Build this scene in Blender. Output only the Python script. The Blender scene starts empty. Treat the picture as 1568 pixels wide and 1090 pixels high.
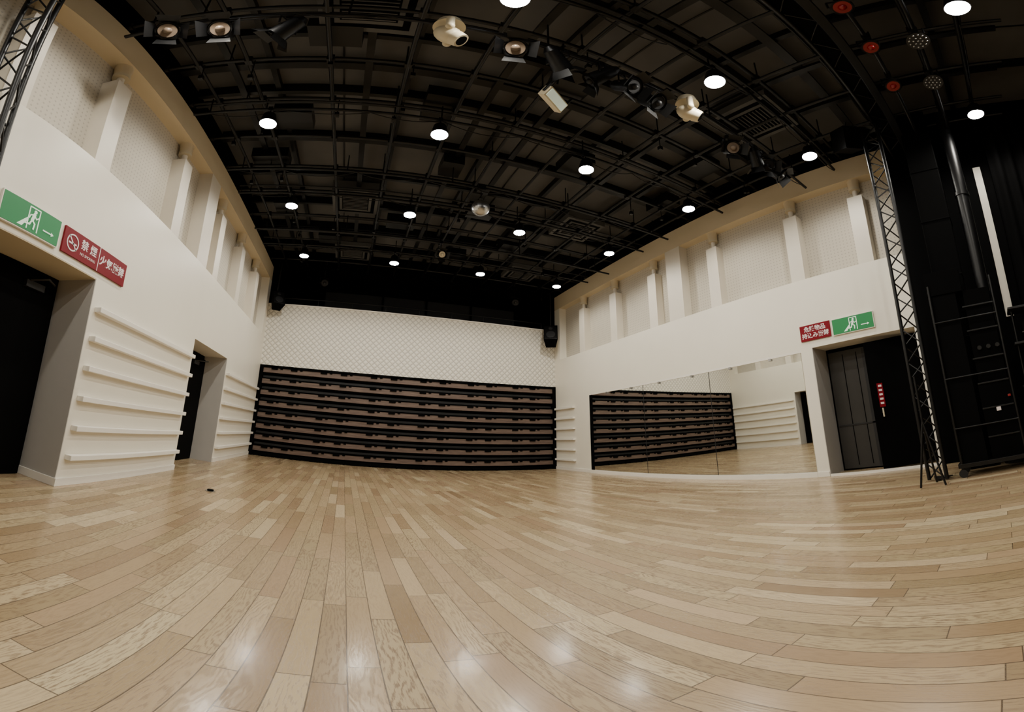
import bpy, math, random
from mathutils import Vector, Matrix
random.seed(7)
SC=bpy.context.scene.collection
XL,XR,YB=-2.787,6.883,12.61
Y0=-4.0
ZB,ZT,ZS,ZC,ZR=2.5,3.91,5.85,6.38,7.05
REC=0.55
# ------------------------------------------------------------ materials
class NT:
    def __init__(s,name):
        s.m=bpy.data.materials.new(name);s.m.use_nodes=True;s.t=s.m.node_tree
        s.b=s.t.nodes['Principled BSDF']
    def n(s,typ,**k):
        nd=s.t.nodes.new(typ)
        for a,v in k.items():
            if hasattr(nd,a): setattr(nd,a,v)
        return nd
    def l(s,a,b): s.t.links.new(a,b)
    def math(s,op,a,b=None,c=None):
        nd=s.n('ShaderNodeMath');nd.operation=op
        for i,v in enumerate((a,b,c)):
            if v is None: continue
            if isinstance(v,(int,float)): nd.inputs[i].default_value=v
            else: s.l(v,nd.inputs[i])
        return nd.outputs[0]
    def comb(s,x,y,z=0.0):
        nd=s.n('ShaderNodeCombineXYZ')
        for i,v in enumerate((x,y,z)):
            if isinstance(v,(int,float)): nd.inputs[i].default_value=v
            else: s.l(v,nd.inputs[i])
        return nd.outputs[0]
    def obj(s):
        tc=s.n('ShaderNodeTexCoord');sp=s.n('ShaderNodeSeparateXYZ');s.l(tc.outputs['Object'],sp.inputs[0])
        return tc.outputs['Object'],sp.outputs[0],sp.outputs[1],sp.outputs[2]
    def mix(s,f,a,b,mode='MIX'):
        nd=s.n('ShaderNodeMix');nd.data_type='RGBA';nd.blend_type=mode
        for i,v in ((0,f),(6,a),(7,b)):
            if isinstance(v,(int,float)): nd.inputs[i].default_value=v
            elif isinstance(v,tuple): nd.inputs[i].default_value=(*v,1)
            else: s.l(v,nd.inputs[i])
        return nd.outputs[2]
    def noise(s,vec,scale,detail=3,rough=.5):
        nd=s.n('ShaderNodeTexNoise');nd.inputs['Scale'].default_value=scale;nd.inputs['Detail'].default_value=detail;nd.inputs['Roughness'].default_value=rough
        s.l(vec,nd.inputs['Vector']);return nd.outputs['Fac']
    def ramp(s,f,stops):
        nd=s.n('ShaderNodeValToRGB');e=nd.color_ramp.elements
        while len(e)<len(stops): e.new(.5)
        for i,(p,c) in enumerate(stops): e[i].position=p;e[i].color=(*c,1)
        s.l(f,nd.inputs[0]);return nd.outputs[0]
    def bump(s,h,st,dist=.01):
        nd=s.n('ShaderNodeBump');nd.inputs['Strength'].default_value=st;nd.inputs['Distance'].default_value=dist
        s.l(h,nd.inputs['Height']);s.l(nd.outputs[0],s.b.inputs['Normal'])
def plain(name,col,rough=.6,metal=0,var=.12,bump=.05,scale=6,spec=.5):
    m=NT(name);o,x,y,z=m.obj()
    f=m.noise(o,scale,4)
    c=m.mix(f,tuple(v*(1-var) for v in col),tuple(min(1,v*(1+var)) for v in col))
    m.l(c,m.b.inputs['Base Color']);m.b.inputs['Roughness'].default_value=rough;m.b.inputs['Metallic'].default_value=metal
    m.b.inputs['Specular IOR Level'].default_value=spec
    if bump: m.bump(m.noise(o,scale*20,2),bump,.003)
    return m.m
def emis(name,col,st):
    m=NT(name);m.b.inputs['Base Color'].default_value=(*col,1);m.b.inputs['Emission Color'].default_value=(*col,1);m.b.inputs['Emission Strength'].default_value=st
    return m.m
M={}
M['white']=plain('painted_white_wall',(.84,.795,.685),.42,var=.03,bump=.08,scale=2)
M['rib']=plain('white_trim_paint',(.86,.82,.74),.4,var=.02,bump=.02)
M['beige']=plain('beige_beam_paint',(.64,.54,.37),.6,var=.05,bump=.05,scale=2)
M['post']=plain('post_paint',(.74,.685,.585),.5,var=.03,bump=.03)
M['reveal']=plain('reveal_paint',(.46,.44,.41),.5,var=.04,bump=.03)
M['black']=plain('matte_black',(.0012,.0012,.0013),.8,var=.3,bump=.05,spec=.06)
M['ceil']=plain('dark_ceiling_board',(.100,.097,.094),.8,var=.45,bump=.1,scale=.9,spec=.2)
M['pipe']=plain('black_pipe_paint',(.003,.003,.0033),.4,var=.2,bump=0,spec=.35)
M['dgrey']=plain('dark_grey_metal',(.016,.016,.017),.5,var=.15,bump=0,spec=.3)
M['dgrey2']=plain('dark_grey_door',(.036,.034,.031),.5,var=.1,bump=0,spec=.3)
M['cass']=plain('cassette_grey_paint',(.085,.083,.080),.6,var=.1,bump=0,spec=.3)
M['cream']=plain('cream_housing',(.62,.545,.39),.4,var=.06,bump=0)
M['steel']=plain('steel',(.5,.5,.5),.3,1,var=.05,bump=0)
M['lens']=plain('amber_lens',(.20,.15,.11),.2,var=.2,bump=0,scale=30)
M['red']=plain('sign_red',(.19,.002,.010),.4,var=.03,bump=0,spec=.15)
M['redlens']=plain('red_lens',(.25,.006,.008),.25,var=.2,bump=0)
M['green']=emis('exit_sign_green',(.0,.17,.042),.25)
M['signw']=emis('sign_white',(.75,.88,.75),.30)
M['textw']=plain('text_white',(.80,.72,.72),.4,var=.01,bump=0)
M['lamp']=emis('lamp_glow',(1,.97,.92),75)
# perforated acoustic panel
m=NT('perforated_panel');o,x,y,z=m.obj()
fy=m.math('FRACT',m.math('MULTIPLY',y,14.));fz=m.math('FRACT',m.math('MULTIPLY',z,14.))
d=m.math('SQRT',m.math('ADD',m.math('POWER',m.math('SUBTRACT',fy,.5),2),m.math('POWER',m.math('SUBTRACT',fz,.5),2)))
h=m.math('LESS_THAN',d,.2)
c=m.mix(h,(.56,.515,.43),(.42,.385,.32));m.l(c,m.b.inputs['Base Color']);m.b.inputs['Roughness'].default_value=.7
M['perf']=m.m
# quilted back parapet: diagonal stitched lattice
m=NT('quilted_parapet');o,x,y,z=m.obj()
a=m.math('ABSOLUTE',m.math('SINE',m.math('MULTIPLY',m.math('ADD',x,z),17.)))
b=m.math('ABSOLUTE',m.math('SINE',m.math('MULTIPLY',m.math('SUBTRACT',x,z),17.)))
q=m.math('MINIMUM',a,b)
c=m.ramp(q,[(.0,(.44,.415,.355)),(.28,(.74,.705,.62)),(.8,(.84,.80,.71))]);m.l(c,m.b.inputs['Base Color']);m.b.inputs['Roughness'].default_value=.6
m.bump(q,.8,.02);M['quilt']=m.m
# bleacher wood
m=NT('bleacher_wood');o,x,y,z=m.obj()
f=m.noise(m.comb(m.math('MULTIPLY',x,1.2),m.math('MULTIPLY',y,20.),m.math('MULTIPLY',z,30.)),2.,5,.6)
c=m.ramp(f,[(.3,(.075,.047,.036)),(.55,(.145,.098,.077)),(.75,(.22,.16,.125))]);m.l(c,m.b.inputs['Base Color']);m.b.inputs['Roughness'].default_value=.45
M['bleach']=m.m
# curtain
m=NT('black_curtain_cloth');o,x,y,z=m.obj();m.b.inputs['Base Color'].default_value=(.0018,.0018,.002,1);m.b.inputs['Roughness'].default_value=.95;m.b.inputs['Specular IOR Level'].default_value=.1
m.bump(m.noise(o,200,2),.2,.002);M['cloth']=m.m
# mirror
m=NT('mirror_glass');m.b.inputs['Base Color'].default_value=(.84,.85,.81,1);m.b.inputs['Metallic'].default_value=1;m.b.inputs['Roughness'].default_value=.012
M['mirror']=m.m
# floor
m=NT('oak_plank_floor');o,x,y,z=m.obj()
W,L=.117,.88
xs=m.math('DIVIDE',x,W);row=m.math('FLOOR',xs);fx=m.math('FRACT',xs)
wn=m.n('ShaderNodeTexWhiteNoise');wn.noise_dimensions='1D';m.l(row,wn.inputs['W'])
ys=m.math('ADD',m.math('DIVIDE',y,L),m.math('MULTIPLY',wn.outputs['Value'],7.3));col=m.math('FLOOR',ys);fyy=m.math('FRACT',ys)
w2=m.n('ShaderNodeTexWhiteNoise');w2.noise_dimensions='2D';m.l(m.comb(row,col),w2.inputs['Vector'])
sp=m.n('ShaderNodeSeparateColor');m.l(w2.outputs['Color'],sp.inputs[0])
r1,r2,r3=sp.outputs[0],sp.outputs[1],sp.outputs[2]
base=m.ramp(r1,[(0,(.27,.178,.090)),(.25,(.38,.265,.145)),(.6,(.46,.335,.19)),(.85,(.56,.425,.25)),(1,(.70,.57,.36))])
base=m.mix(m.math('MULTIPLY',r3,.35),base,(.42,.26,.17))
base=m.mix(m.math('MULTIPLY',r2,.28),base,(.48,.43,.225))
# oak grain: warped cathedral bands + fine pores
wob=m.noise(m.comb(m.math('MULTIPLY',x,7.),m.math('MULTIPLY_ADD',r3,31.,m.math('MULTIPLY',y,1.7)),0),1.,3)
gx=m.math('ADD',m.math('MULTIPLY',x,36.),m.math('MULTIPLY_ADD',r2,37.,m.math('MULTIPLY',wob,12.)))
band=m.math('SINE',m.math('MULTIPLY',gx,6.0))
pores=m.noise(m.comb(m.math('MULTIPLY_ADD',r3,9.,m.math('MULTIPLY',x,90.)),m.math('MULTIPLY_ADD',r2,23.,m.math('MULTIPLY',y,9.)),0),1.6,4,.7)
patch=m.noise(m.comb(m.math('MULTIPLY',x,7.),m.math('MULTIPLY',y,3.),0),1.,3)
pm=m.ramp(m.math('ADD',m.math('MULTIPLY',band,.09),pores),[(.49,(0,0,0)),(.62,(1,1,1))])
gm=m.math('MULTIPLY',pm,m.math('MULTIPLY_ADD',m.math('MULTIPLY',r2,patch),1.15,.18))
base=m.mix(m.math('MULTIPLY',gm,1.0),base,(.17,.10,.05))
big=m.noise(o,.45,3)
base=m.mix(m.math('MULTIPLY',big,.28),base,(.28,.20,.12))
ex=m.math('MINIMUM',fx,m.math('SUBTRACT',1.,fx));ey=m.math('MINIMUM',fyy,m.math('SUBTRACT',1.,fyy))
seam=m.math('MAXIMUM',m.math('LESS_THAN',ex,.02),m.math('LESS_THAN',ey,.003))
base=m.mix(m.math('MULTIPLY',seam,.8),base,(.05,.03,.018))
m.l(base,m.b.inputs['Base Color'])
m.l(m.math('MULTIPLY_ADD',gm,.18,m.math('MULTIPLY_ADD',r2,.08,.22)),m.b.inputs['Roughness'])
m.b.inputs['Coat Weight'].default_value=.25;m.b.inputs['Coat Roughness'].default_value=.15
m.bump(m.math('SUBTRACT',m.math('MULTIPLY',gm,-.5),seam),.4,.002)
M['floor']=m.m
# ------------------------------------------------------------ mesh builder
class MB:
    def __init__(s): s.v=[];s.f=[];s.mi=[];s.mats=[];s.sm=[]
    def k(s,n):
        if n not in s.mats: s.mats.append(n)
        return s.mats.index(n)
    def add(s,vs,fs,mat,smooth=False):
        b=len(s.v);s.v+= [tuple(v) for v in vs];i=s.k(mat)
        for f in fs: s.f.append([b+a for a in f]);s.mi.append(i);s.sm.append(smooth)
    def box(s,x0,x1,y0,y1,z0,z1,mat,T=None):
        if x0>x1:x0,x1=x1,x0
        if y0>y1:y0,y1=y1,y0
        vs=[Vector(p) for p in ((x0,y0,z0),(x1,y0,z0),(x1,y1,z0),(x0,y1,z0),(x0,y0,z1),(x1,y0,z1),(x1,y1,z1),(x0,y1,z1))]
        if T: vs=[T@p for p in vs]
        s.add(vs,[(0,3,2,1),(4,5,6,7),(0,1,5,4),(1,2,6,5),(2,3,7,6),(3,0,4,7)],mat)
    def cyl(s,p0,p1,r,mat,r2=None,seg=12,caps=True):
        p0=Vector(p0);p1=Vector(p1);r2=r if r2 is None else r2
        d=(p1-p0).normalized();a=d.orthogonal().normalized();b=d.cross(a)
        vs=[];
        for p,rr in ((p0,r),(p1,r2)):
            for i in range(seg):
                t=2*math.pi*i/seg;vs.append(p+a*math.cos(t)*rr+b*math.sin(t)*rr)
        fs=[(i,(i+1)%seg,seg+(i+1)%seg,seg+i) for i in range(seg)]
        s.add(vs,fs,mat,True)
        if caps: s.add(vs,[tuple(reversed(range(seg))),tuple(range(seg,2*seg))],mat)
    def sph(s,c,r,mat,seg=16,rings=10,sc=(1,1,1),smooth=True,R=None):
        c=Vector(c);vs=[];fs=[]
        for j in range(rings+1):
            th=math.pi*j/rings
            for i in range(seg):
                ph=2*math.pi*i/seg
                v=Vector((r*sc[0]*math.sin(th)*math.cos(ph),r*sc[1]*math.sin(th)*math.sin(ph),r*sc[2]*math.cos(th)))
                if R: v=R@v
                vs.append(c+v)
        for j in range(rings):
            for i in range(seg):
                fs.append((j*seg+i,(j+1)*seg+i,(j+1)*seg+(i+1)%seg,j*seg+(i+1)%seg))
        s.add(vs,fs,mat,smooth)
    def tube(s,pts,r,mat,seg=8):
        for a,b in zip(pts[:-1],pts[1:]): s.cyl(a,b,r,mat,seg=seg)
    def done(s,name,bevel=0,parent=None):
        me=bpy.data.meshes.new(name);me.from_pydata(s.v,[],s.f)
        for n in s.mats: me.materials.append(M[n])
        for p,i,q in zip(me.polygons,s.mi,s.sm): p.material_index=i;p.use_smooth=q
        me.update();o=bpy.data.objects.new(name,me);SC.objects.link(o)
        if bevel:
            b=o.modifiers.new('bevel','BEVEL');b.width=bevel;b.segments=2;b.limit_method='ANGLE'
        if parent: o.parent=parent
        return o
# ------------------------------------------------------------ shell
b=MB();b.box(XL-1.2,XR+1.2,Y0-.2,YB+1.5,-.2,0,'floor');b.done('floor')
b=MB();b.box(XL-1.2,XR+1.2,Y0-.2,YB+1.5,ZR,ZR+.2,'ceil')
for y in [1.1+1.33*i for i in range(-3,9)]:
    b.box(XL,XR,y-.04,y+.04,ZR-.22,ZR-.001,'pipe')
for x in (-1.5,.35,2.05,3.8,5.6):
    b.box(x-.04,x+.04,Y0,YB,ZR-.16,ZR-.001,'pipe')
for x in (-.55,1.2,2.9,4.7): b.box(x-.012,x+.012,Y0,YB,ZR-.02,ZR-.001,'pipe')
b.done('ceiling')
POSTS=[(1.8,2.1),(3.2,3.5),(5.25,5.55),(7.3,7.6),(9.0,9.3),(10.7,11.0)]
def side(sgn,X,name,openings,y0):
    b=MB();D=.75
    def bx(d0,d1,a,c,z0,z1,mat): b.box(X+sgn*d0,X+sgn*d1,a,c,z0,z1,mat)
    bx(0,D,y0,YB,ZB,ZT,'white')
    bx(.26,D,y0,YB,ZT,ZS,'perf')
    bx(0,D,y0,YB,ZS,ZC,'beige')
    bx(.04,D,y0,YB,ZC,ZR,'black')
    bx(0,.26,12.25,YB,ZT,ZS,'white')
    bx(0,.26,6.35,6.85,ZT,ZS,'post')
    for (a,c) in POSTS:
        if a<y0: continue
        bx(.03,.26,a,c,ZT,5.42,'post')
        cy=(a+c)/2;cx=X+sgn*.14
        b.cyl((cx,cy,5.42),(cx,cy,5.60),.05,'post')
        b.cyl((cx,cy,5.60),(cx,cy,5.66),.11,'cream',seg=20)
        b.cyl((cx,cy,5.66),(cx,cy,ZS),.10,'beige',r2=.12,seg=20)
    last=y0
    for (a,c,depth) in openings:
        if a>last: bx(0,D,last,a,0,ZB,'white')
        bx(depth,D,a,c,0,ZB,'black' if depth>.2 else 'white')
        last=c
    bx(0,D,last,YB,0,ZB,'white')
    return b.done(name)
side(-1,XL,'wall_left',[(1.2,3.67,REC),(6.90,9.05,REC)],Y0)
side(1,XR,'wall_right',[(1.3,3.26,.6),(3.5,10.5,.05)],1.25)
b=MB()
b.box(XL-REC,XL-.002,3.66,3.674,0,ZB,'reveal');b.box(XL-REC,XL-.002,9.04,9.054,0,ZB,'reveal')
b.box(XL-REC,XL-.002,1.2,3.66,ZB-.012,ZB+.004,'beige')
b.done('trim_1')
b=MB();b.box(XR+.002,XR+.6,3.25,3.264,0,ZB,'reveal');b.done('trim_2')
b=MB();b.box(XR,XR+.75,Y0,1.25,0,ZR,'black');
b.box(XR-.03,XR,-.40,-.27,2.35,5.4,'post')
b.done('wall_stage_right')
b=MB();b.box(XL-.75,XR+.75,Y0-.2,Y0,0,ZR,'black');b.done('wall_rear')
b=MB()
b.box(XL-.75,XR+.75,YB,YB+.12,2.965,5.02,'quilt')
b.box(XL,XR,YB-.03,YB+.14,5.02,5.06,'rib')
b.box(XL-.75,XR+.75,YB+.9,YB+1.1,0,ZR,'black')
b.box(XL-.75,XL-.0,YB,YB+.9,0,ZR,'black');b.box(XR,XR+.75,YB,YB+.9,0,ZR,'black')
b.box(XL,XR,YB+.12,YB+.9,4.0,4.1,'black')
b.box(XL,XR,YB,YB+.9,6.25,ZR,'black')
b.box(XL+1.7,XR-1.2,YB+.86,YB+.9,4.9,5.9,'dgrey')
for x in (XL+1.7,.9,2.4,4.0,XR-1.2): b.box(x-.03,x+.03,YB+.8,YB+.9,4.9,6.2,'black')
b.done('wall_back')
b=MB()
b.cyl((XL+.5,YB+.08,5.3),(XR-.5,YB+.08,5.3),.02,'pipe')
for i in range(9):
    x=XL+.5+i*(XR-XL-1)/8;b.cyl((x,YB+.08,5.06),(x,YB+.08,5.3),.015,'pipe')
b.done('gallery_handrail')
RZ=[.36,.715,1.07,1.43,1.785,2.14]
def ribs(sgn,X,a,c,name):
    b=MB()
    for z in RZ:
        b.box(X,X-sgn*.09,a,c,z-.032,z+.032,'rib')
    b.done(name,.006)
ribs(-1,XL,3.75,6.84,'trim_3');ribs(-1,XL,9.12,12.55,'trim_4');ribs(1,XR,11.35,12.55,'trim_5')
b=MB()
for a,c in ((3.67,6.90),(9.05,YB)): b.box(XL,XL+.025,a,c,0,.10,'rib')
b.box(XL-REC,XL+.025,3.645,3.67,0,.10,'rib')
b.done('baseboard_left',.003)
b=MB();b.box(XR-.025,XR,10.5,YB,0,.10,'rib');b.box(XR-.025,XR,3.26,3.5,0,.1,'rib')
b.done('baseboard_right',.003)
# ------------------------------------------------------------ doors
b=MB()
b.box(XL-REC+.002,XL-REC+.05,1.3,3.6,0.01,2.4,'black')
b.box(XL-REC+.05,XL-REC+.054,2.44,2.46,0.01,2.4,'dgrey')
b.box(XL-REC+.05,XL-REC+.10,3.05,3.35,2.22,2.30,'dgrey');b.tube([(XL-REC+.1,3.1,2.3),(XL-REC+.28,3.2,2.33),(XL-REC+.1,3.5,2.36)],.012,'dgrey2')
b.cyl((XL-REC+.1,2.55,1.0),(XL-REC+.1,2.7,1.0),.012,'steel')
b.done('door_1')
b=MB()
b.box(XL-REC+.002,XL-REC+.05,7.0,9.0,0.01,2.4,'black')
b.box(XL-REC+.05,XL-REC+.10,8.2,8.5,2.2,2.28,'dgrey');b.tube([(XL-REC+.1,8.3,2.28),(XL-REC+.3,8.5,2.3),(XL-REC+.1,8.8,2.34)],.012,'dgrey2')
b.box(XL-REC+.05,XL-REC+.06,8.02,8.04,.01,2.4,'dgrey')
b.done('door_2')
b=MB()
X=XR+.6
b.box(X-.04,X-.002,2.35,3.2,.035,2.42,'dgrey2')
for y in (2.62,2.9): b.box(X-.05,X-.038,y-.006,y+.006,.1,2.35,'black')
b.box(X-.055,X-.038,2.4,3.18,.9,.93,'dgrey');b.box(X-.055,X-.038,2.42,2.5,.035,2.4,'dgrey')
b.done('door_3')
b=MB()
T=Matrix.Translation((X-.12,1.35,0))@Matrix.Rotation(math.radians(22),4,'Z')
b.box(-.03,.03,0,1.02,.035,2.4,'black',T)
b.box(-.05,-.03,.80,.90,1.18,1.62,'red',T)
for z in (1.25,1.33,1.41,1.49,1.57): b.box(-.054,-.05,.82,.88,z-.018,z+.018,'textw',T)
b.cyl(T@Vector((-.08,.86,1.0)),T@Vector((-.08,.86,1.16)),.014,'cream');b.cyl(T@Vector((-.03,.86,1.08)),T@Vector((-.08,.86,1.08)),.014,'cream')
b.done('door_4')
b=MB();b.box(XR-.02,XR+.03,1.3,3.25,0,.045,'rib');b.done('trim_6')
# ------------------------------------------------------------ mirror
b=MB();xm=XR+.02
for a,c in ((3.52,5.80),(5.81,8.02),(8.03,10.38)):
    b.box(xm,xm+.025,a,c,.10,2.45,'mirror')
b.box(XR-.03,XR+.045,3.5,10.5,0.0,.095,'rib');b.box(XR-.0,XR+.045,3.5,10.5,2.45,2.5,'rib')
b.box(XR,XR+.045,10.38,10.5,.095,2.45,'black')
for y in (4.2,5.2,6.3,7.4,8.5,9.6): b.box(XR-.015,XR+.02,y-.03,y+.03,2.41,2.46,'steel')
for y in (5.805,8.025): b.box(xm-.004,xm+.02,y-.006,y+.006,.1,2.45,'dgrey')
b.done('wall_mirror')
# ------------------------------------------------------------ bleachers
b=MB()
x0,x1=XL+.12,XR-.12;yf=YB+.02
b.box(XL+.005,x0,YB-.02,YB+.3,0,2.96,'black');b.box(x1,XR-.005,YB-.02,YB+.3,0,2.96,'black')
b.box(x0,x1,YB+.22,YB+.78,0.0,2.95,'black')
b.box(x0,x1,YB-.01,YB+.3,2.88,2.96,'black')
n=8
for i in range(n):
    z=.17+i*.365
    b.box(x0,x1,yf,yf+.25,z,z+.15,'bleach')
    b.box(x0,x1,yf-.012,yf+.25,z+.15,z+.17,'black')
    b.box(x0,x1,yf+.10,yf+.25,z+.20,z+.27,'dgrey')
    k=0;x=x0+.25
    while x<x1-.3:
        b.box(x,x+.20,yf-.03,yf+.05,z+.10,z+.19,'black')
        b.box(x+.28,x+.36,yf-.02,yf+.05,z+.12,z+.17,'black')
        x+=.92 if k%2 else .62
        k+=1
b.box(x0,x1,yf+.02,yf+.1,.02,.12,'black')
for i in range(12):
    x=x0+.4+i*.78;b.cyl((x,yf+.0,.05),(x+.04,yf+.0,.05),.05,'black')
b.done('retractable_bleachers')
# ------------------------------------------------------------ signs
def frame_left(y,z,x): return Matrix(((0,0,1,x),(1,0,0,y),(0,1,0,z),(0,0,0,1)))
def frame_right(y,z,x): return Matrix(((0,0,-1,x),(-1,0,0,y),(0,1,0,z),(0,0,0,1)))
def text(body,T,x,y,size,mat,parent,bold=.0,align='CENTER',line=1.0):
    c=bpy.data.curves.new('lettering','FONT');c.body=body;c.size=size;c.align_x=align;c.align_y='CENTER';c.extrude=.001;c.offset=bold;c.space_line=line
    c.materials.append(M[mat]);o=bpy.data.objects.new('lettering',c);SC.objects.link(o)
    o.matrix_world=T@Matrix.Translation((x,y,.004));
    o.parent=parent
def poly(b,T,pts,z,mat,h=.002):
    n=len(pts);vs=[T@Vector((p[0],p[1],z)) for p in pts]+[T@Vector((p[0],p[1],z+h)) for p in pts]
    b.add(vs,[tuple(range(n,2*n)),tuple(reversed(range(n)))]+[(i,(i+1)%n,n+(i+1)%n,n+i) for i in range(n)],mat)
def strip(b,T,pts,w,z,mat):
    for p,q in zip(pts[:-1],pts[1:]):
        d=Vector((q[0]-p[0],q[1]-p[1]));l=d.length;d/=l;nn=Vector((-d[1],d[0]))*w/2
        poly(b,T,[(p[0]-nn[0]-d[0]*w*.25,p[1]-nn[1]-d[1]*w*.25),(q[0]-nn[0]+d[0]*w*.25,q[1]-nn[1]+d[1]*w*.25),(q[0]+nn[0]+d[0]*w*.25,q[1]+nn[1]+d[1]*w*.25),(p[0]+nn[0]-d[0]*w*.25,p[1]+nn[1]-d[1]*w*.25)],z,mat)
def exit_sign(T,w,h):
    b=MB();b.box(-w/2-.012,w/2+.012,-h/2-.012,h/2+.012,-.03,-.001,'rib',T);b.box(-w/2,w/2,-h/2,h/2,-.001,.003,'green',T)
    s=h
    strip(b,T,[(-.20*s,-.42*s),(-.20*s,.40*s),(.28*s,.40*s),(.28*s,-.42*s)],.045*s,.0035,'signw')
    poly(b,T,[(-.62*s,-.42*s),(-.40*s,-.42*s),(-.18*s,-.10*s),(-.2*s,.0*s)],.0035,'signw')
    c=(.06*s,.27*s);poly(b,T,[(c[0]+.07*s*math.cos(t*math.pi/6),c[1]+.07*s*math.sin(t*math.pi/6)) for t in range(12)],.006,'signw')
    strip(b,T,[(.04*s,.17*s),(-.02*s,-.06*s)],.13*s,.006,'signw')
    strip(b,T,[(.03*s,.15*s),(-.13*s,.10*s),(-.17*s,-.02*s)],.045*s,.0061,'signw')
    strip(b,T,[(.05*s,.14*s),(.15*s,.03*s),(.24*s,.10*s)],.045*s,.0061,'signw')
    strip(b,T,[(-.02*s,-.06*s),(.12*s,-.16*s),(.10*s,-.36*s)],.065*s,.0061,'signw')
    strip(b,T,[(-.03*s,-.06*s),(-.10*s,-.24*s),(-.30*s,-.26*s)],.065*s,.0061,'signw')
    strip(b,T,[(.55*s,-.2*s),(.95*s,-.2*s)],.05*s,.0061,'signw');poly(b,T,[(.95*s,-.12*s),(.95*s,-.28*s),(1.08*s,-.2*s)],.0061,'signw')
    return b.done('exit_sign')
exit_sign(frame_left(2.48,2.725,XL+.035),.78,.29)
exit_sign(frame_right(2.38,2.79,XR-.035),.78,.29)
def red_sign(T,w,h,div=None):
    b=MB();b.box(-w/2,w/2,-h/2,h/2,-.02,.003,'red',T)
    if div is not None: b.box(div-.006,div+.006,-h/2,h/2,.003,.004,'textw',T)
    return b
T=frame_left(3.58,2.73,XL+.022);b=red_sign(T,1.24,.30,.02)
R=.10;cx=-.47
for i in range(24):
    a0,a1=i*math.pi/12,(i+1)*math.pi/12
    poly(b,T,[(cx+R*math.cos(a0),R*math.sin(a0)),(cx+R*math.cos(a1),R*math.sin(a1)),(cx+.84*R*math.cos(a1),.84*R*math.sin(a1)),(cx+.84*R*math.cos(a0),.84*R*math.sin(a0))],.0045,'textw')
strip(b,T,[(cx-.07,.07),(cx+.07,-.07)],.016,.0045,'textw');strip(b,T,[(cx-.06,-.01),(cx+.06,-.01)],.02,.0045,'textw')
o=b.done('no_smoking_warning_sign')
text('禁 煙',T,-.18,.04,.13,'textw',o,.002);text('NO SMOKING',T,-.18,-.07,.045,'textw',o)
text('火気厳禁',T,.31,0,.135,'textw',o,.003)
T=frame_right(3.135,2.80,XR-.022);b=red_sign(T,.62,.31);o=b.done('dangerous_goods_warning_sign')
text('危険物品\n持込み厳禁',T,0,.0,.112,'textw',o,.002,line=1.15)
# ------------------------------------------------------------ ceiling pipe grid
b=MB();zg=6.46
GY=[0,1.05,2.05,2.99,3.98,4.9,5.93,6.93,7.9,9.05,9.95,11.0,12.0]
for k,y in enumerate(GY):
    b.cyl((XL+.0,y,zg),(XR-.0,y,zg),.032,'pipe')
    if k%2: b.cyl((XL+.05,y+.13,zg+.03),(XR-.05,y+.13,zg+.03),.02,'pipe')
    for x in (XL+.03,XR-.03): b.cyl((x-.03,y,zg),(x+.03,y,zg),.06,'pipe')
    for x in (-1.9,.25,2.05,4.1,6.0): b.cyl((x,y,zg),(x,y,ZR-.1),.012,'pipe',seg=6)
GX=[-2.3,-1.65,-.65,.28,1.1,2.05,3.0,4.05,5.0,5.95,6.5]
for x in GX:
    b.cyl((x,-1,zg-.06),(x,YB-.05,zg-.06),.030,'pipe')
for x in GX:
    for y in GY: b.box(x-.045,x+.045,y-.045,y+.045,zg-.085,zg+.045,'pipe')
for x in (-2.0,-.2,1.55,2.5,4.5,5.5): b.box(x-.05,x+.05,-1,YB,6.74,6.80,'pipe')
for y in (1.6,4.4,6.4,8.5,10.5): b.box(XL,XR,y-.07,y+.07,6.80,6.86,'pipe')
LX=[-1.48+2.366*i for i in range(4)];LY=[10.14-2.657*j for j in range(5)]
for y in LY:
    b.cyl((XL+.15,y,6.10),(XR-.15,y,6.10),.026,'pipe');b.cyl((XL+.15,y,6.30),(XR-.15,y,6.30),.016,'pipe')
    for x in (XL+.4,.9,3.2,XR-.4): b.cyl((x,y,6.10),(x,y,zg),.012,'pipe',seg=6)
BAT=((2.78,5.85),(.46,5.85),(-.03,5.85),(6.5,6.05),(8.96,5.95))
for y,z in BAT:
    b.cyl((XL+.2,y,z),(XR-.2,y,z),.026,'pipe')
    for x in (-2.3,-.4,1.5,3.9,6.2): b.cyl((x,y,z),(x,y,zg),.012,'pipe',seg=6)
for x,y,w,l in ((-1.3,5.6,.6,.5),(.9,5.0,.5,.7),(3.6,5.7,.5,.6),(2.6,8.3,.6,.4),(.9,9.4,.7,.4),(4.0,9.8,.6,.5),(-1.9,8.9,.5,.5),(6.1,6.0,.4,.7),(-.6,3.6,.6,.4),(2.4,3.9,.5,.4),(5.6,4.4,.5,.6),(-1.9,6.9,.7,.4),(1.5,6.7,.4,.5),(-.9,10.6,.6,.5),(2.7,11.0,.6,.5)):
    b.box(x-w/2,x+w/2,y-l/2,y+l/2,6.55,6.80,'pipe')
for (y,z) in [(yy,6.05) for yy in LY]+[(2.78,5.82),(6.5,6.0)]:
    x=XL+.4
    while x<XR-1.2:
        w=random.uniform(.6,1.3);sag=random.uniform(.05,.16);dy=random.uniform(-.03,.03)
        b.tube([(x+w*t/8,y+dy,z+.03-sag*4*(t/8)*(1-t/8)) for t in range(9)],.009,'pipe',5)
        x+=w
for i in range(34):
    x=random.choice(GX)+random.uniform(-.1,.1);y=random.choice(GY[2:]);l=random.uniform(.12,.45)
    b.cyl((x,y,zg-l),(x,y,zg),.009,'pipe',seg=5);b.box(x-.03,x+.03,y-.03,y+.03,zg-l-.08,zg-l,'pipe')
b.done('ceiling_pipe_grid')
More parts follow.
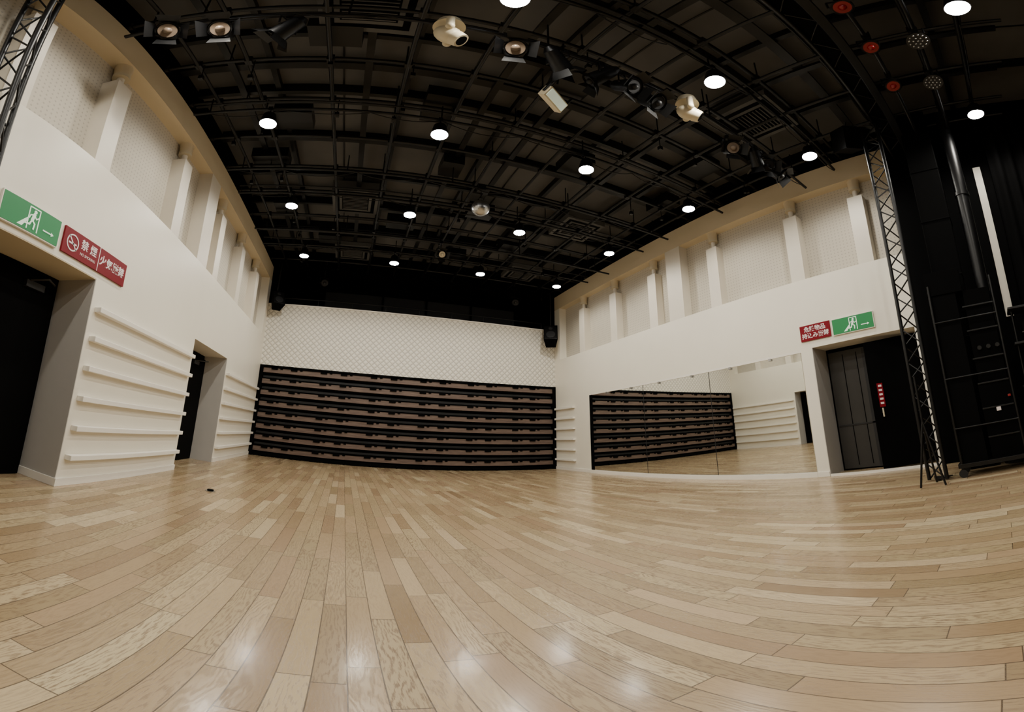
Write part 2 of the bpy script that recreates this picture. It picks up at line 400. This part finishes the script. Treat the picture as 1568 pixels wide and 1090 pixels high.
for x in LX:
    for y in LY:
        b=MB();z=5.75
        b.cyl((x,y,z+.0),(x,y,z+.20),.125,'pipe',r2=.09,seg=24,caps=False)
        b.cyl((x,y,z+.20),(x,y,z+.26),.09,'pipe',r2=.03,seg=24)
        b.cyl((x,y,z-.012),(x,y,z+.004),.118,'lamp',seg=24)
        b.cyl((x,y,z+.26),(x,y,6.10),.012,'pipe',seg=6);b.box(x-.03,x+.03,y-.03,y+.03,6.06,6.14,'pipe')
        o=b.done('downlight')
        l=bpy.data.lights.new('downlight_beam','SPOT');l.energy=182;l.color=(1,.94,.82);l.spot_size=math.radians(170);l.spot_blend=.5;l.shadow_soft_size=.1
        lo=bpy.data.objects.new('downlight_beam',l);lo.location=(x,y,z-.02);SC.objects.link(lo);lo.parent=o
for x,y in ((-.25,8.55),(5.08,8.1),(5.08,2.75),(-.25,11.5),(5.08,11.5),(-.25,3.0)):
    b=MB();z=6.60;s=.52
    b.box(x-s,x+s,y-s,y+s,z,z+.3,'cass')
    for k,(r,mt) in enumerate(((.44,'black'),(.36,'cass'),(.30,'black'))):
        b.box(x-r,x+r,y-r,y+r,z-.006*(k+1),z,mt)
    for i in range(9): b.box(x-.28,x+.28,y-.27+i*.066,y-.25+i*.066,z-.03,z-.015,'cass')
    b.done('ceiling_cassette_air_conditioner',.01)
def par(x,y,z,d,mat='lens',s=1.0,top=5.85,doors=True,name='par_can_stage_light'):
    b=MB();d=Vector(d).normalized();c=Vector((x,y,z))
    p0=c-d*.16*s;p1=c+d*.14*s
    b.cyl(p0,p1,.085*s,'pipe',r2=.115*s,seg=20);b.cyl(p0-d*.07*s,p0,.045*s,'pipe',r2=.085*s,seg=20)
    b.cyl(p1,p1+d*.012,.098*s,mat,seg=20)
    b.sph(p1+d*.012,.05*s,mat,sc=(1,1,1),seg=12,rings=8)
    b.cyl(p1-d*.005,p1+d*.03,.125*s,'pipe',r2=.125*s,seg=20,caps=False)
    a=d.cross(Vector((0,0,1)))
    a=a.normalized() if a.length>.05 else Vector((1,0,0))
    up=a.cross(d).normalized()
    hook=Vector((x,y,top))
    for q in (-1,1):
        e=c+a*q*.13*s;b.cyl(c+a*q*.08*s,e,.014,'pipe',seg=6)
        t=Vector((e.x,e.y,e.z+.17*s));b.cyl(e,t,.011,'pipe',seg=6);b.cyl(t,(x,y,t.z+.02),.011,'pipe',seg=6)
    b.cyl((x,y,z+.18*s),hook,.013,'pipe',seg=6);b.box(x-.035,x+.035,y-.035,y+.035,top-.04,top+.04,'pipe')
    if doors:
        for v in (a,-a,up,-up):
            w=d.cross(v).normalized();o0=p1+v*.12*s;o1=o0+d*.10*s+v*.09*s
            b.add([o0-w*.09*s,o0+w*.09*s,o1+w*.12*s,o1-w*.12*s],[(0,1,2,3)],'pipe')
    b.done(name)
for (x,y),d,mt in (((-2.0,2.7),(.4,-1,-1.0),'lens'),((-1.5,2.8),(.1,-1,-.9),'lens'),((-.92,2.83),(-.8,.4,-.7),'dgrey'),((1.14,2.8),(-.2,-.9,-.9),'lens'),((1.60,2.78),(.8,.5,-.6),'dgrey'),((2.12,2.78),(-.6,.6,-.6),'dgrey'),((2.44,2.78),(.3,-.9,-.8),'dgrey'),((2.86,2.84),(.2,-.8,-.9),'dgrey'),((4.44,2.9),(-.5,-.8,-.6),'lens'),((5.2,2.78),(-.6,-.7,-.7),'dgrey'),((5.5,2.78),(.3,-.7,-.8),'dgrey'),((4.95,2.78),(.6,.2,-.8),'dgrey')):
    par(x,y,5.58,d,mt,.95)
for x in (2.79,3.52,4.34): par(x,.46,5.6,(-.5,-.2,-.8),'redlens',.8,doors=False,name='led_stage_light')
def ledpar(x,y,z):
    b=MB();d=Vector((-.5,.1,-.85)).normalized();c=Vector((x,y,z));a=d.orthogonal().normalized();e=d.cross(a)
    b.cyl(c-d*.08,c+d*.05,.10,'pipe',r2=.12,seg=24);b.cyl(c+d*.05,c+d*.055,.115,'dgrey',seg=24)
    for r_,n_ in ((0,1),(.045,6),(.088,12)):
        for i in range(n_):
            t=2*math.pi*i/n_;p=c+d*.056+a*r_*math.cos(t)+e*r_*math.sin(t);b.sph(p,.012,'steel',8,5)
    for q in (-1,1): b.cyl(c+a*q*.12,(x+a.x*q*.12,y+a.y*q*.12,z+.16),.01,'pipe',seg=6)
    b.cyl((x,y,z),(x,y,5.85),.015,'pipe',seg=6);b.box(x-.035,x+.035,y-.035,y+.035,5.81,5.89,'pipe');b.done('led_par_light')
for x in (3.6,4.46): ledpar(x,-.03,5.6)
par(1.87,8.96,5.62,(.1,-.9,-.5),'cream',.8,top=5.95)
par(-1.05,12.2,5.75,(.2,-.9,-.3),'dgrey',1.0,top=6.46,doors=False,name='gallery_spotlight');par(5.15,12.2,5.80,(-.2,-.9,-.3),'dgrey',1.0,top=6.46,doors=False,name='gallery_spotlight')
def mover(x,y,z,d,s=.88):
    b=MB();d=Vector(d).normalized()
    b.cyl((x,y,5.85),(x,y,z+.26*s),.02,'pipe');b.cyl((x,y,z+.12*s),(x,y,z+.27*s),.17*s,'cream',r2=.13*s,seg=24)
    a=d.cross(Vector((0,0,1))).normalized()
    c=Vector((x,y,z-.08*s))
    for q in (-1,1):
        e=c+a*q*.16*s;b.cyl((e.x,e.y,z+.13*s),e,.045*s,'cream',seg=12);b.sph(e,.05*s,'cream')
    Rm=d.to_track_quat('Z','Y').to_matrix()
    b.sph(c,.13*s,'cream',sc=(1,1,1.35),R=Rm)
    b.cyl(c+d*.10*s,c+d*.19*s,.115*s,'cream',r2=.10*s,seg=24);b.cyl(c+d*.185*s,c+d*.195*s,.075*s,'black',seg=20)
    b.done('moving_head_stage_light')
mover(.50,2.75,5.62,(.7,-.1,-.7));mover(3.35,2.70,5.62,(.7,-.5,-.5))
b=MB();T=Matrix.Translation((1.82,3.28,5.40))@Matrix.Rotation(math.radians(35),4,'Z')@Matrix.Rotation(math.radians(40),4,'X')
b.box(-.20,.20,-.05,.05,-.08,.08,'cream',T);b.box(-.18,.18,-.062,-.05,-.06,.06,'signw',T);
for q in (-1,1): b.box(q*.21-.008,q*.21+.008,-.02,.02,-.02,.20,'pipe',T)
b.cyl((1.80,3.15,5.58),(1.80,2.99,6.42),.013,'pipe');b.done('floodlight',.006)
b=MB();b.sph((2.05,6.5,5.55),.17,'steel',seg=28,rings=18,smooth=False);b.cyl((2.05,6.5,5.71),(2.05,6.5,5.78),.03,'steel');b.cyl((2.05,6.5,5.78),(2.05,6.5,6.05),.006,'pipe',seg=6);b.box(1.98,2.12,6.43,6.57,5.98,6.10,'pipe');b.done('mirror_ball')
def speaker(x,y,z,yaw,tilt,top,s=1.):
    T=Matrix.Translation((x,y,z))@Matrix.Rotation(yaw,4,'Z')@Matrix.Rotation(tilt,4,'X');b=MB()
    w,h,d=.19*s,.28*s,.17*s
    vs=[(-w,-d,-h),(w,-d,-h),(w*.7,d,-h),(-w*.7,d,-h),(-w,-d,h),(w,-d,h),(w*.7,d,h),(-w*.7,d,h)]
    b.add([T@Vector(v) for v in vs],[(0,3,2,1),(4,5,6,7),(0,1,5,4),(1,2,6,5),(2,3,7,6),(3,0,4,7)],'black')
    b.box(-w*.9,w*.9,-d-.01,-d,-h*.9,h*.9,'pipe',T)
    for zz,r in ((-h*.3,.13*s),(h*.55,.06*s)): b.cyl(T@Vector((0,-d-.008,zz)),T@Vector((0,-d-.02,zz)),r,'dgrey',r2=r*.9,seg=20)
    b.cyl(T@Vector((0,0,h)),(x,y,top),.02,'pipe')
    b.done('loudspeaker',.01)
speaker(-2.45,12.25,5.05,.5,math.radians(-25),6.4,1.0);speaker(6.5,12.2,4.72,-.5,math.radians(-30),6.4,1.25)
speaker(5.75,1.5,5.92,-.9,math.radians(-60),6.4,1.2)
# ------------------------------------------------------------ trusses
def truss(p0,p1,w,name,seg=.3,n=3):
    b=MB();p0=Vector(p0);p1=Vector(p1);d=(p1-p0);L=d.length;d.normalize()
    a=Vector((1,0,0)) if abs(d.z)>.5 else Vector((0,1,0));c=d.cross(a)
    offs=[a*w/2*math.cos(t)*1.15+c*w/2*math.sin(t)*1.15 for t in ([math.pi/2+.2,math.pi/2+.2+2*math.pi/3,math.pi/2+.2+4*math.pi/3] if n==3 else [math.pi/4+i*math.pi/2 for i in range(4)])]
    for o in offs: b.cyl(p0+o,p1+o,.027,'pipe')
    k=int(L/seg)
    for i in range(n):
        A,B=offs[i],offs[(i+1)%n]
        pts=[p0+d*(L*j/k)+(A if j%2 else B) for j in range(k+1)]
        b.tube(pts,.011,'pipe',6)
    for e in (p0,p1):
        b.cyl(e-d*.0,e+d*.015,w*.62,'pipe',seg=n)
    return b.done(name)
truss((5.60,1.08,.02),(5.60,1.08,5.9),.27,'truss_column',.24);truss((-2.56,1.68,.02),(-2.56,1.68,6.4),.26,'truss_column')
truss((XL+.1,.9,6.12),(XR-.05,.9,6.12),.30,'overhead_truss_beam',.3,4)
b=MB();b.box(XL+.1,XR-.05,.80,1.0,6.02,6.24,'black');b.box(XL+.1,XR-.05,.68,.78,5.9,6.0,'pipe');b.done('overhead_beam')
b=MB();b.box(6.0,6.36,.28,.72,0,6.4,'black');
for z in (1,2,3,4,5,6): b.box(5.99,6.37,.27,.73,z,z+.03,'black')
b.done('black_support_column',.01)
b=MB();b.cyl((6.1,.02,0),(6.1,.02,6.3),.10,'pipe',seg=24)
for z in (.4,2.6,4.4): b.cyl((6.1,.02,z),(6.1,.02,z+.06),.115,'pipe',seg=24)
b.cyl((6.1,.02,0),(6.1,.02,.04),.2,'pipe',seg=24);b.done('round_support_column')
def curtain(x,y0,y1,z0,z1,name,axis='y',amp=.06,per=.22):
    vs=[];fs=[];n=int((y1-y0)/.03)
    for i in range(n+1):
        y=y0+(y1-y0)*i/n;o=amp*math.sin(2*math.pi*y/per)+amp*.4*math.sin(2*math.pi*y/per/2.7)
        p=(x+o,y) if axis=='y' else (y,x+o)
        vs+=[(p[0],p[1],z0),(p[0],p[1],z1)]
    for i in range(n): fs.append((2*i,2*i+2,2*i+3,2*i+1))
    b=MB();b.add(vs,fs,'cloth',True);return b.done(name)
curtain(6.65,-3.8,-.55,.03,6.6,'stage_curtain');curtain(-3.7,XL+.2,XR-.4,.03,6.6,'stage_curtain','x');
# equipment cart
b=MB()
b.box(5.45,5.87,-.15,.80,.14,.20,'pipe')
for x in (5.48,5.84):
    for y in (-.1,.75):
        b.cyl((x,y,.2),(x,y,2.75),.02,'pipe');b.cyl((x-.02,y,.06),(x+.02,y,.06),.06,'dgrey',seg=16);b.cyl((x,y,.1),(x,y,.15),.02,'pipe')
b.box(5.50,5.85,-.08,.34,.2,1.25,'black');b.box(5.52,5.85,-.06,.32,1.27,2.0,'black');b.box(5.50,5.85,.40,.74,.2,2.6,'cloth')
b.box(5.52,5.85,-.05,.30,2.02,2.6,'black');b.box(5.48,5.87,.30,.78,2.6,2.95,'black')
for z in (.5,.9,1.25,1.6,2.0,2.35): b.box(5.485,5.5,-.08,.34,z,z+.02,'pipe')
for z in (.7,1.4,2.2): b.cyl((5.47,-.1,z),(5.47,.75,z),.011,'pipe')
b.box(5.485,5.498,.10,.16,.85,.91,'textw');b.box(5.48,5.5,-.06,-.02,1.02,1.05,'redlens')
for y in (-.02,.1,.22): b.cyl((5.5,y,1.75),(5.47,y,1.75),.03,'pipe')
b.done('stage_equipment_cart',.008)
b=MB()
for y in (-.75,-.3):
    b.cyl((5.3,y,.03),(6.0,y,.03),.02,'pipe');b.cyl((5.65,y,.03),(5.65,y,2.2),.02,'pipe');b.cyl((5.35,y,.03),(5.65,y,.8),.015,'pipe')
for z in (.55,1.1,1.7,2.2): b.box(5.45,5.95,-.8,-.25,z,z+.03,'dgrey')
b.box(5.5,5.9,-.75,-.3,.58,1.0,'black');b.box(5.5,5.9,-.72,-.35,1.13,1.5,'black');b.box(5.52,5.9,-.7,-.4,1.73,2.0,'black')
for z in (.7,.85,1.25,1.4,1.85): b.box(5.49,5.5,-.68,-.38,z,z+.015,'dgrey2')
b.done('audio_rack_stand',.006)
b=MB()
for t in (0,2.1,4.2): b.cyl((5.2,1.1,.9),(5.2+.18*math.cos(t),1.1+.18*math.sin(t),.015),.014,'pipe')
b.cyl((5.2,1.1,.8),(5.2,1.1,1.5),.016,'pipe');b.done('tripod_stand')
b=MB();b.cyl((-1.67,5.6,0),(-1.67,5.6,.012),.07,'steel',seg=24);b.cyl((-1.67,5.6,.012),(-1.67,5.6,.03),.045,'black',seg=24);b.done('floor_socket')
# ------------------------------------------------------------ world
w=bpy.data.worlds.new('world');bpy.context.scene.world=w;w.use_nodes=True
w.node_tree.nodes['Background'].inputs[0].default_value=(.5,.5,.55,1);w.node_tree.nodes['Background'].inputs[1].default_value=.01
# ------------------------------------------------------------ camera
yaw,pit,roll,h=.3938,.2156,.009743,1.141
fw=Vector((math.sin(yaw)*math.cos(pit),math.cos(yaw)*math.cos(pit),math.sin(pit)))
r=Vector((math.cos(yaw),-math.sin(yaw),0));up=r.cross(fw)
r2=r*math.cos(roll)+up*math.sin(roll);u2=-r*math.sin(roll)+up*math.cos(roll)
cam=bpy.data.cameras.new('camera');co=bpy.data.objects.new('camera',cam);SC.objects.link(co)
co.matrix_world=Matrix(((r2.x,u2.x,-fw.x,0),(r2.y,u2.y,-fw.y,0),(r2.z,u2.z,-fw.z,h),(0,0,0,1)))
cam.type='PANO';cam.panorama_type='EQUIRECTANGULAR'
cam.longitude_min=-784/636.7;cam.longitude_max=784/636.7
cam.latitude_max=538.1/609.7;cam.latitude_min=-(1090-538.1)/609.7
bpy.context.scene.camera=co
